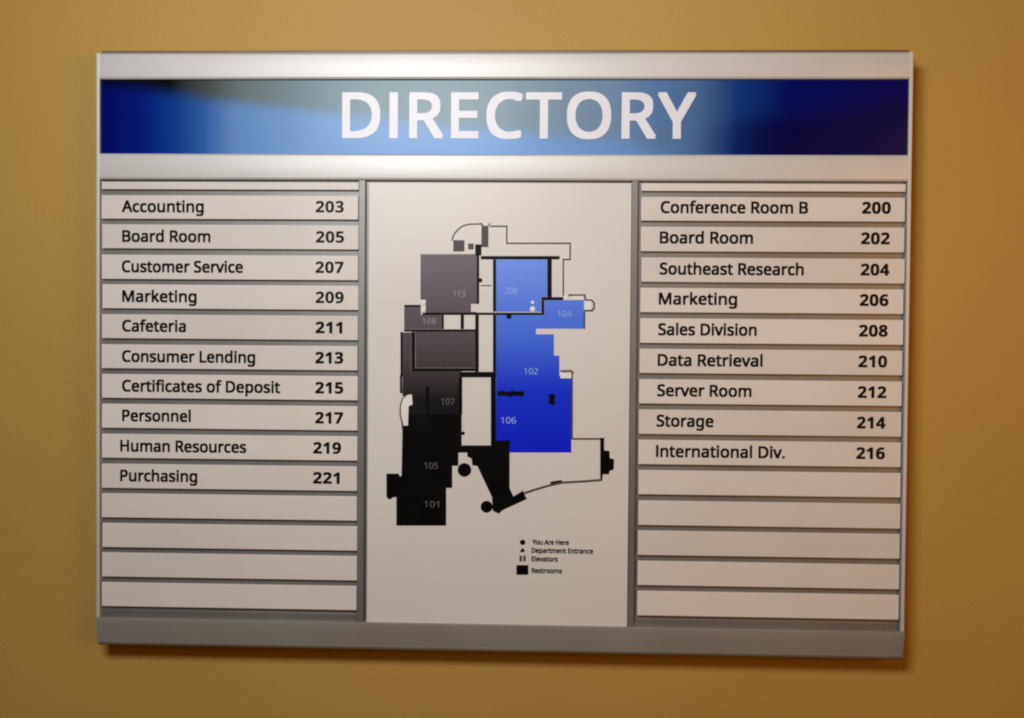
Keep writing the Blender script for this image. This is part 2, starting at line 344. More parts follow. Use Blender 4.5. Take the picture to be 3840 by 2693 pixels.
    'e': (790, [[438,-14,397,-12,357,-7,319,2,284,14,250,29,219,48,190,71,165,97,142,126,123,159,106,195,93,234,84,276,79,321,77,370,79,418,84,463,92,505,103,545,118,581,136,615,157,645,180,672,206,696,235,717,266,734,298,748,333,757,370,763,409,765,447,763,482,758,515,750,546,738,575,723,618,691,653,651,681,604,695,573,705,539,713,503,717,466,718,426,718,352,204,352,208,303,216,259,229,221,247,187,270,158,297,134,327,115,362,102,401,94,444,91,490,93,532,97,571,104,685,143,685,35,571,-2,532,-9,487,-13],[207,450,590,450,584,509,569,561,545,604,510,637,465,657,408,664,353,658,306,639,268,607,249,583,234,555,222,523,213,488]]),
    'f': (482, [[153,0,153,655,21,655,21,713,153,755,153,798,155,853,163,902,176,944,194,979,217,1008,245,1031,277,1048,313,1061,352,1069,396,1071,478,1064,542,1046,510,950,458,964,398,971,360,966,330,952,306,929,289,897,279,853,276,800,276,751,465,751,465,655,276,655,276,0]]),
    'g': (861, [[406,-336,342,-334,284,-329,230,-319,180,-306,136,-289,136,-175,182,-196,233,-213,289,-224,349,-232,413,-234,473,-228,524,-209,565,-177,596,-135,614,-83,620,-22,620,7,622,55,625,99,619,99,586,59,546,27,499,4,446,-9,387,-14,331,-10,280,2,235,23,194,51,159,88,129,132,107,183,90,240,80,304,77,374,80,443,90,506,107,563,129,614,159,659,194,697,234,727,280,748,330,760,385,765,433,762,478,752,519,737,557,715,590,686,620,651,627,651,644,751,742,751,742,-13,739,-74,729,-129,713,-177,690,-219,660,-255,624,-284,580,-307,530,-323,471,-333],[405,87,448,89,486,97,519,109,547,126,570,148,589,175,603,208,614,248,620,293,622,345,622,374,620,432,613,483,603,527,588,564,569,595,545,618,516,637,483,650,445,658,402,661,344,653,296,628,256,586,238,554,223,516,213,473,207,425,204,373,207,320,213,272,223,230,237,192,256,160,295,120,345,95]]),
    'h': (866, [[119,0,119,1064,242,1064,242,752,235,647,244,647,271,682,304,711,342,734,385,750,430,760,478,763,530,761,576,753,618,740,653,722,683,698,708,669,727,633,741,592,749,543,752,489,752,0,630,0,630,480,624,545,603,596,570,632,523,654,462,661,415,658,374,650,339,636,311,616,289,590,272,560,259,524,250,484,244,438,242,388,242,0]]),
    'i': (361, [[182,875,163,878,145,884,130,895,119,910,112,930,109,954,112,978,119,998,130,1013,145,1024,163,1030,182,1032,200,1030,217,1024,232,1013,244,998,251,978,254,954,251,930,244,910,232,895,217,884,200,878],[119,0,119,751,242,751,242,0]]),
    'k': (748, [[119,0,119,1064,241,1064,241,508,239,454,235,387,241,387,266,419,300,461,331,497,570,751,714,751,410,430,735,0,587,0,326,350,241,276,241,0]]),
    'l': (361, [[119,0,119,1064,242,1064,242,0]]),
    'm': (1310, [[119,0,119,751,218,751,237,648,244,648,270,684,301,714,338,736,379,752,421,762,465,765,531,760,586,745,632,719,668,684,695,639,702,639,730,678,764,710,805,734,849,751,895,761,943,765,991,762,1034,754,1072,741,1105,723,1133,700,1156,670,1173,635,1186,592,1194,544,1196,489,1196,0,1074,0,1074,483,1068,547,1050,597,1019,633,977,654,922,661,880,659,844,651,813,638,787,621,765,598,749,571,735,538,726,502,720,460,718,415,718,0,597,0,597,483,590,547,572,597,541,633,498,654,443,661,400,658,363,650,332,636,306,616,286,591,270,561,258,525,249,485,244,440,242,389,242,0]]),
    'n': (866, [[119,0,119,751,218,751,237,648,244,648,271,684,305,714,345,736,388,752,434,762,480,765,532,762,577,754,618,741,653,723,683,700,708,670,727,635,741,592,749,544,752,489,752,0,630,0,630,480,624,545,603,596,570,632,523,654,462,661,415,658,375,650,340,636,312,616,290,591,273,561,259,525,250,485,244,440,242,389,242,0]]),
    'o': (847, [[422,-14,383,-12,345,-7,310,2,276,15,244,32,215,51,187,75,163,101,141,131,122,165,106,201,93,241,84,283,79,328,77,377,81,448,92,512,111,570,137,620,171,664,211,700,257,728,308,749,364,761,426,765,466,763,504,757,540,748,574,736,606,719,635,699,663,676,687,650,709,620,728,588,743,552,756,512,765,470,770,425,772,377,768,306,757,241,738,183,711,132,677,88,637,51,591,23,540,2,483,-10],[424,88,467,91,505,101,539,116,567,138,591,166,610,199,625,237,636,279,642,326,644,377,642,428,636,474,625,516,610,553,591,585,567,613,539,634,505,649,466,658,423,661,380,658,341,649,308,634,280,613,256,585,238,553,223,516,213,474,207,428,204,377,207,326,213,279,223,237,238,199,257,166,281,138,309,116,342,101,381,91]]),
    'p': (861, [[119,-336,119,751,220,751,237,648,242,648,267,679,296,707,331,731,371,750,420,761,476,765,529,761,578,749,623,730,664,703,700,668,730,625,754,575,771,517,781,451,784,377,781,304,771,238,754,180,730,129,700,85,663,50,623,22,578,2,529,-10,475,-14,420,-10,372,1,331,19,296,42,266,67,242,95,234,95,239,35,242,-28,242,-336],[457,88,500,92,537,105,569,126,596,154,618,189,635,229,647,275,654,324,657,378,655,428,649,473,639,514,625,551,607,584,585,612,559,633,528,649,493,658,454,661,411,658,373,651,340,638,314,620,292,597,275,568,262,534,252,495,245,451,242,401,242,377,244,324,250,276,259,233,271,196,288,163,309,136,337,115,370,100,410,91]]),
    'r': (578, [[119,0,119,751,220,751,234,613,239,613,266,653,297,688,333,720,374,745,419,760,469,765,515,763,557,756,542,643,502,650,461,653,423,649,387,639,353,621,322,597,295,568,272,533,256,493,246,449,242,401,242,0]]),
    's': (671, [[308,-14,258,-13,213,-8,173,-1,137,8,103,20,73,34,73,146,181,104,224,94,267,88,311,85,368,89,413,99,447,116,470,138,484,165,489,196,487,214,482,231,473,246,460,261,442,276,418,291,304,342,179,398,147,418,121,440,99,465,84,494,75,527,71,566,80,624,106,674,149,713,182,732,219,746,260,756,304,763,353,765,398,763,440,759,481,751,592,714,550,616,451,650,416,658,381,662,345,664,298,661,260,653,229,639,207,621,194,599,189,573,191,553,197,536,207,520,222,506,242,492,268,478,382,430,504,375,535,355,561,333,581,307,596,279,605,245,608,207,605,166,595,128,579,95,556,67,527,42,492,22,453,6,409,-5,361,-12]]),
    't': (506, [[349,-14,311,-12,274,-5,240,6,209,23,182,47,160,77,143,115,132,162,129,218,129,655,22,655,22,714,130,763,179,923,252,923,252,751,469,751,469,655,252,655,252,221,256,180,267,146,285,120,309,101,337,90,370,87,427,92,475,102,475,8,419,-8]]),
    'u': (866, [[384,-14,332,-11,286,-4,245,9,209,28,179,51,155,80,135,116,122,157,113,205,111,259,111,751,235,751,235,268,242,203,262,153,295,117,342,95,402,88,449,91,489,99,524,113,553,133,575,158,592,189,606,224,616,264,621,310,623,360,623,751,746,751,746,0,646,0,627,99,622,99,594,64,561,35,521,13,477,-2,431,-11]]),
    'v': (711, [[284,0,0,751,132,751,291,308,315,239,338,167,352,109,357,109,373,168,397,241,420,308,580,751,711,751,426,0]]),
    '.': (330, [[100,0,235,0,235,135,100,135]])}
BOLD = {
    '0': (801, [[399,-14,331,-9,270,8,217,35,172,73,134,123,104,181,81,248,64,324,54,408,50,500,52,563,56,622,63,678,72,729,84,777,99,821,118,861,140,896,166,927,195,954,228,976,264,993,305,1006,350,1013,399,1015,467,1010,528,994,581,966,626,928,664,880,695,821,719,754,736,678,746,593,749,500,748,437,744,379,737,323,727,272,715,224,700,180,681,141,659,105,633,74,604,48,572,25,535,8,494,-4,449,-12],[399,157,446,166,483,195,508,242,519,280,528,325,534,376,538,435,539,500,538,565,534,623,528,675,519,720,508,758,483,806,446,835,399,845,352,835,315,806,290,758,279,720,271,675,265,623,262,565,261,500,262,435,265,377,271,325,279,281,290,243,315,195,352,166]]),
    '1': (801, [[367,0,367,578,369,674,373,777,342,747,300,709,185,616,83,744,405,1000,578,1000,578,0]]),
    '2': (801, [[56,0,56,147,307,401,429,530,457,564,479,596,496,626,507,656,514,686,517,718,513,755,502,785,484,808,459,824,430,834,395,838,357,835,320,826,283,811,246,791,208,765,168,735,53,871,145,941,179,961,216,979,257,994,302,1005,353,1012,410,1014,448,1013,484,1008,518,1001,550,991,579,978,623,952,659,919,688,882,710,839,723,793,727,744,723,690,712,640,694,593,669,548,637,503,599,458,448,308,319,188,319,178,755,178,755,0]]),
    '3': (801, [[342,-14,278,-12,218,-5,160,6,105,21,53,41,53,220,97,200,142,184,188,171,234,162,278,156,319,154,387,158,440,171,478,193,504,223,519,260,524,304,521,330,514,354,503,375,485,392,461,407,429,418,390,426,341,431,283,433,207,433,207,595,284,595,341,597,388,603,425,613,454,626,476,642,491,660,501,681,506,705,508,730,505,763,494,790,475,813,449,830,412,840,366,843,320,840,279,832,242,819,153,770,55,916,96,942,142,966,193,986,225,996,261,1004,298,1010,338,1013,381,1014,440,1012,494,1004,543,992,587,974,625,952,658,925,683,894,701,858,712,819,716,776,713,736,706,700,693,667,676,637,653,611,627,588,599,568,568,551,535,537,500,527,500,522,546,515,587,504,624,489,656,471,683,450,705,424,723,396,735,364,743,329,745,291,740,235,726,183,702,135,683,109,661,84,634,63,604,43,571,26,533,12,491,0,446,-8,396,-12]]),
    '4': (801, [[451,0,451,207,24,207,24,354,462,1000,657,1000,657,371,777,371,777,207,657,207,657,0],[210,371,451,371,451,541,452,619,456,705,459,758,454,758,427,703,394,648]]),
    '5': (801, [[338,-14,286,-12,237,-8,190,0,146,11,105,24,69,41,69,223,106,206,147,191,193,177,241,167,287,160,331,158,388,163,436,175,474,197,502,227,518,267,524,317,516,371,492,413,452,444,396,462,324,468,242,460,172,445,88,490,126,1000,668,1000,668,821,311,821,293,625,344,634,420,639,479,635,533,623,583,604,627,577,664,543,695,501,710,473,722,442,730,409,735,373,737,335,733,273,721,216,700,165,672,119,636,79,592,46,540,20,480,1,413,-10]]),
    '6': (801, [[415,-14,374,-12,336,-6,299,3,264,16,230,33,198,54,169,79,143,107,119,140,98,177,80,218,67,263,57,313,51,367,49,424,50,459,51,493,54,528,57,562,62,595,72,650,87,703,106,754,130,802,159,847,194,887,218,909,244,930,273,948,304,964,338,978,375,990,414,999,457,1006,502,1010,550,1011,619,1009,685,1001,685,832,627,842,564,846,517,844,474,840,435,832,401,821,372,807,331,777,299,740,276,697,260,647,249,593,244,534,252,534,273,565,300,592,333,616,371,635,417,646,469,650,520,647,566,637,608,620,645,597,678,567,706,531,727,490,743,443,752,391,755,333,751,271,740,215,722,164,696,118,663,78,624,45,579,19,530,1,475,-10],[410,155,449,160,483,174,511,198,533,232,546,276,550,331,547,376,535,414,517,445,491,469,456,483,415,487,385,485,358,478,333,467,312,452,293,435,279,415,268,393,261,371,259,349,261,318,267,288,276,258,289,231,306,206,327,185,352,169,379,159]]),
    '7': (801, [[155,0,531,822,38,822,38,1000,755,1000,755,867,377,0]]),
    '8': (801, [[401,-14,336,-11,278,-3,226,12,181,32,141,57,108,88,82,123,64,162,53,206,49,254,51,293,58,330,69,363,85,393,105,420,128,444,154,467,181,487,210,506,241,522,198,552,160,586,127,624,101,667,85,717,80,773,85,823,100,868,125,906,158,939,197,965,243,986,293,1001,346,1010,401,1013,457,1010,510,1001,560,986,604,965,643,939,676,906,700,868,715,823,720,772,714,715,697,666,669,624,632,587,589,555,541,528,642,463,672,437,698,408,721,376,737,341,747,302,751,259,746,206,731,158,707,115,673,77,632,45,583,20,551,8,516,-2,480,-9,441,-13],[401,616,431,632,459,650,485,670,505,694,517,722,521,756,517,786,506,812,487,832,462,847,433,856,399,859,367,856,338,847,313,832,294,812,283,786,279,756,283,724,295,696,315,672,341,652,369,633],[398,141,446,145,485,156,515,175,537,200,550,230,555,265,552,289,545,311,532,331,477,383,409,426,391,436,350,414,315,390,286,364,263,335,250,303,245,266,249,232,262,202,284,176,313,157,351,145]]),
    '9': (801, [[249,-14,181,-12,115,-4,115,165,174,155,235,151,283,153,326,158,364,166,398,177,428,191,469,221,501,258,524,301,540,350,551,404,556,464,548,464,526,433,500,405,470,381,432,362,385,351,326,347,277,351,232,361,192,377,155,400,122,430,94,466,73,507,57,554,48,606,45,664,48,726,59,783,78,834,104,879,137,919,176,952,220,978,270,996,325,1008,385,1011,425,1009,464,1004,501,994,536,981,570,964,602,944,631,919,657,890,681,857,702,820,719,779,733,734,743,684,749,631,751,573,750,539,749,505,746,471,743,437,738,403,728,347,713,294,694,243,670,195,641,151,606,110,582,88,555,67,527,49,495,33,461,19,425,7,386,-2,343,-9,298,-13],[385,510,415,512,443,519,467,531,488,546,506,563,521,583,532,605,538,626,541,648,539,679,533,709,524,739,511,768,494,792,473,813,449,829,421,839,389,842,351,837,317,823,289,800,267,766,254,722,249,667,253,622,264,583,283,552,309,528,343,514]]),
    'C': (892, [[531,-14,471,-11,416,-4,365,9,319,27,277,50,239,77,205,109,175,145,150,185,129,229,112,277,98,328,89,382,83,439,81,499,83,558,90,614,101,668,116,718,136,766,160,811,188,851,219,887,255,920,295,948,338,972,386,990,437,1003,492,1011,550,1014,600,1012,650,1006,700,995,749,981,797,964,843,944,775,772,662,818,624,829,587,835,550,838,504,834,462,823,425,805,392,779,364,746,341,707,323,663,310,613,302,558,300,497,302,436,309,381,321,332,338,288,359,250,386,218,418,194,457,176,501,166,550,162,591,164,632,169,673,176,805,216,805,38,762,22,718,9,675,-1,630,-8,582,-13]]),
    'D': (1036, [[126,0,126,1000,440,1000,501,998,559,991,613,980,664,964,712,944,756,919,796,891,832,858,864,821,891,779,914,734,932,684,945,630,953,572,955,510,949,413,932,327,904,251,863,184,812,128,750,82,678,46,598,21,508,5,409,0],[338,175,429,175,539,188,625,228,686,294,723,386,735,504,732,567,724,623,709,672,689,714,662,749,631,777,594,798,551,814,504,823,451,826,338,826]]),
    'E': (784, [[126,0,126,1000,702,1000,702,826,338,826,338,606,676,606,676,433,338,433,338,175,702,175,702,0]]),
    'I': (420, [[102,0,318,0,318,1000,102,1000]]),
    'O': (1115, [[557,-14,495,-11,437,-4,383,9,334,27,289,50,249,78,213,110,182,146,155,187,132,231,114,279,100,330,89,385,83,442,81,503,83,563,89,621,100,675,114,726,132,773,155,817,182,857,213,893,249,924,289,952,334,975,383,992,437,1005,496,1013,559,1015,622,1013,680,1005,733,992,782,975,826,952,866,924,902,892,933,857,960,817,982,772,1001,725,1015,674,1025,619,1032,562,1034,501,1032,441,1025,383,1015,329,1001,278,982,230,960,186,933,146,902,110,866,78,826,50,782,27,733,9,679,-4,621,-11],[557,164,609,167,654,178,693,196,725,222,752,254,773,293,790,337,802,387,809,441,811,501,809,562,802,617,790,667,773,711,752,749,726,782,693,807,654,825,610,835,559,839,508,835,463,825,424,807,391,782,364,749,342,711,326,667,314,617,306,562,304,501,306,441,314,387,326,337,342,293,364,254,391,222,424,196,463,178,507,167]]),
    'R': (924, [[126,0,126,1000,417,1000,495,997,564,988,624,973,676,952,719,926,754,893,781,854,801,809,813,758,817,700,814,656,805,617,791,581,771,548,749,519,722,494,693,471,662,452,630,436,924,0,689,0,451,384,338,384,338,0],[338,556,406,556,470,560,520,572,557,591,582,618,597,653,602,695,597,738,581,772,554,796,516,813,465,823,402,826,338,826]]),
    'T': (811, [[300,0,300,824,28,824,28,1000,783,1000,783,824,511,824,511,0]]),
    'Y': (874, [[332,0,332,382,0,1000,230,1000,437,588,646,1000,874,1000,542,389,542,0]])}

def parse(table):
    out = {' ': (0.36, [])}
    for ch, (adv, rings) in table.items():
        out[ch] = (adv / 1000, [[(v[i] / 1000, v[i + 1] / 1000) for i in range(0, len(v), 2)] for v in rings])
    return out
FONT = {'regular': parse(REGULAR), 'bold': parse(BOLD)}

def text_contours(s, weight, x0, x1, zb, cap, track=0.0):
    """outlines of a line of text from x0 to x1 with its baseline at zb"""
    F = FONT[weight]
    pen, cs = 0.0, []
    for ch in s:
        adv, g = F[ch]
        if g:
            for c in g:
                cs.append([(x + pen, z) for x, z in c])
        pen += adv + track
    lo = min(x for c in cs for x, z in c)
    hi = max(x for c in cs for x, z in c)
    k = (x1 - x0) / (hi - lo)
    return [[(x0 + (x - lo) * k, zb + z * cap) for x, z in c] for c in cs]

def lettering(name, mat, parent, s, weight, x0, x1, zb, cap, y, spread=0.0, track=0.0, thick=0.0003, label=None):
    d = max(spread, 0.0) * cap
    cs = text_contours(s, weight, x0 + d, x1 - d, zb, cap, track)
    if d == 0:
        return link(name, sheet_mesh(name, cs, y - thick, thick), mat, parent, label)
    # ink spread: the same outlines laid again a touch to each side, every layer a few microns prouder
    verts, faces = [], []
    for i, (dx, dz) in enumerate(((-d, -d), (d, -d), (-d, d), (d, d))):
        me = sheet_mesh(name, [[(x + dx, z + dz) for x, z in c] for c in cs], y - thick - 0.000004 * i, thick)
        off = len(verts)
        verts += [tuple(v.co) for v in me.vertices]
        faces += [[off + j for j in p.vertices] for p in me.polygons]
        bpy.data.meshes.remove(me)
    me = bpy.data.meshes.new(name)
    me.from_pydata(verts, [], faces)
    return link(name, me, mat, parent, label)

# ------------------------------------------------------------------ the wall
bm = bmesh.new()
bmesh.ops.create_grid(bm, x_segments=1, y_segments=1, size=4.0)
bmesh.ops.rotate(bm, verts=bm.verts, cent=(0, 0, 0), matrix=Matrix.Rotation(math.radians(90), 3, 'X'))
me = bpy.data.meshes.new('wall')
bm.to_mesh(me)
bm.free()
wall = link('wall', me, M_WALL)
wall['kind'] = 'structure'

# ------------------------------------------------------------------ the sign
sign = bpy.data.objects.new('directory_sign', None)
COL.objects.link(sign)
sign.location = ROOT
sign.empty_display_size = 0.1
sign['label'] = 'silver wall directory sign with blue header, floor plan and two columns of room names'
sign['category'] = 'sign'

Y = -D                       # front face of the rails
YF = Y + 0.0026              # front of the strips and of the map panel
YR = Y + 0.0074              # floor of the recess
E = 0.5008

# back plate, raised and coloured dark as a shade line on top; recess floor
box('back_frame', M_DARK, sign, -0.5002, 0.5002, Y + 0.015, -0.0005, -0.3672, 0.3750, 0.001, label='back frame edge, added tall and dark as a shade line above the top rail')
box('backing_plate', M_BASE, sign, -0.4965, 0.4965, YR, Y + 0.0148, -0.366, 0.3665)

def rail_profile(z0, z1, y_front, crown, y_back, n=14, edge=0.0012):
    """shallow convex aluminium extrusion"""
    pts = [(y_back, z0)]
    for i in range(n + 1):
        t = i / n
        z = z0 + (z1 - z0) * t
        u = 2 * t - 1
        y = y_front + crown * u * u
        if t == 0 or t == 1:
            y += edge
        pts.append((y, z))
    pts.append((y_back, z1))
    return pts

XR = 0.4966
extrusion('frame_rail', M_RAIL, sign, rail_profile(0.3362, 0.3680, Y, 0.0008, YR - 0.0002), -XR, XR, label='silver rail along the top')
extrusion('frame_rail', M_RAIL, sign, rail_profile(0.2124, 0.2441, Y, 0.0008, YR - 0.0002), -XR, XR, label='silver rail under the blue header')
# bottom rail: grey, leaning a little, rounded underneath, over the ends of the caps
foot = [(Y + 0.0003, -0.3366), (Y - 0.0004, -0.3370), (Y - 0.0004, -0.3380)]
for i in range(1, 9):
    t = i / 8
    foot.append((Y - 0.0004 + 0.0052 * t ** 1.2, -0.3380 - 0.0282 * t))
for i in range(1, 9):
    a = math.radians(90 * i / 8)
    foot.append((Y + 0.0048 + 0.0110 * (1 - math.cos(a)), -0.3662 - 0.0083 * math.sin(a)))
extrusion('frame_rail', M_FOOT, sign, [(YR - 0.0002, -0.3366)] + foot + [(-0.0008, -0.3745), (-0.0008, -0.3674), (YR - 0.0002, -0.3674)], -E - 0.0004, E + 0.0004,
          label='grey rail along the bottom')

# end caps down both sides
for sx in (-1, 1):
    a, b = sorted((sx * 0.4967, sx * E))
    box('end_cap', M_RAIL, sign, a, b, Y, -0.0005, -0.3364, 0.3682, 0.0008)

# blue header
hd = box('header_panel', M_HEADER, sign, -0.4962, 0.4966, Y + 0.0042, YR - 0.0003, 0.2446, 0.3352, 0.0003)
lettering('header_lettering', M_WHITE, hd, 'DIRECTORY', 'regular', -0.1938, 0.2412, 0.2653, 0.0535, Y + 0.0042, spread=0.028, track=0.06, thick=0.0008)

# dividers beside the map
for x0, x1 in ((-0.1722, -0.1640), (0.1641, 0.1712)):
    box('divider_bar', M_BASE, sign, x0, x1, Y + 0.0008, YR - 0.0003, -0.3368, 0.2118, 0.0006)

# ------------------------------------------------------------------ name strips
PITCH = 0.03738
GAP = 0.0070
def strip_span(k):
    c = lambda j: 0.1965 if j == 0 else 0.1600 - PITCH * (j - 1)
    return c(k + 1) + GAP / 2, c(k) - GAP / 2

COLS = (
    ('left', -0.4948, -0.1726, (-0.4690, 1, -0.2255, -0.1908),
     [('Accounting', 203, -0.3663), ('Board Room', 205, -0.3584), ('Customer Service', 207, -0.3170), ('Marketing', 209, -0.3756),
      ('Cafeteria', 211, -0.3890), ('Consumer Lending', 213, -0.3016), ('Certificates of Deposit', 215, -0.2702),
      ('Personnel', 217, -0.3827), ('Human Resources', 219, -0.3125), ('Purchasing', 221, -0.3741)]),
    ('right', 0.1757, 0.4948, (0.1990, 1, 0.4430, 0.4772),
     [('Conference Room B', 200, 0.3772), ('Board Room', 202, 0.3115), ('Southeast Research', 204, 0.3729), ('Marketing', 206, 0.2930),
      ('Sales Division', 208, 0.3173), ('Data Retrieval', 210, 0.3248), ('Server Room', 212, 0.3118), ('Storage', 214, 0.2662),
      ('International Div.', 216, 0.3533)]),
)
for side, xa, xb, (tx, _, nx0, nx1), rows in COLS:
    # narrow fillers closing the column off at the top and at the bottom
    box('filler_strip', M_STRIP, sign, xa, xb, YF, YR - 0.0003, 0.2000, 0.2094, 0.0007, label='narrow blank strip at the top of the %s column' % side)
    box('filler_strip', M_BASE, sign, xa, xb, YF + 0.003, YR - 0.0003, -0.3368, -0.3272, 0.0007, label='narrow grey strip at the foot of the %s column' % side)
    for k in range(14):
        z0, z1 = strip_span(k)
        jx = random.uniform(-0.0005, 0.0005)
        jy = random.uniform(-0.0002, 0.0002)
        text = rows[k][0] if k < len(rows) else None
        st = box('name_strip', M_STRIP, sign, xa + jx, xb + jx, YF + jy, YR - 0.0003, z0 + random.uniform(-0.0003, 0.0003), z1, 0.0008,
                 label=('strip reading %s %d' % (text, rows[k][1])) if text else 'blank strip in the %s column' % side)
        st.rotation_euler = (0, math.radians(random.uniform(-0.035, 0.035)), 0)
        if text:
            # small lettering shifts by row and column, taken from image pixel positions
            shift = (-0.0022 if (side == 'left' and k >= 8) else 0.0) - (0.00028 * k if side == 'right' else 0.0)
            zb = 0.1724 - PITCH * k + (0.0012 if side == 'right' else 0.0)
            lettering('department_lettering', M_INK, st, text, 'regular', tx + shift, rows[k][2] + 0.0005, zb + random.uniform(-0.00025, 0.00025), 0.0137, YF + jy, spread=0.040, track=0.01)
            one = 0.0016 if str(rows[k][1]).endswith('1') else 0.0
            lettering('room_number', M_INK, st, str(rows[k][1]), 'bold', nx0 + shift - 0.0003, nx1 + shift - one, zb, 0.0138, YF + jy, spread=0.022 if (side == 'right' or k > 3) else 0.01, track=0.02)

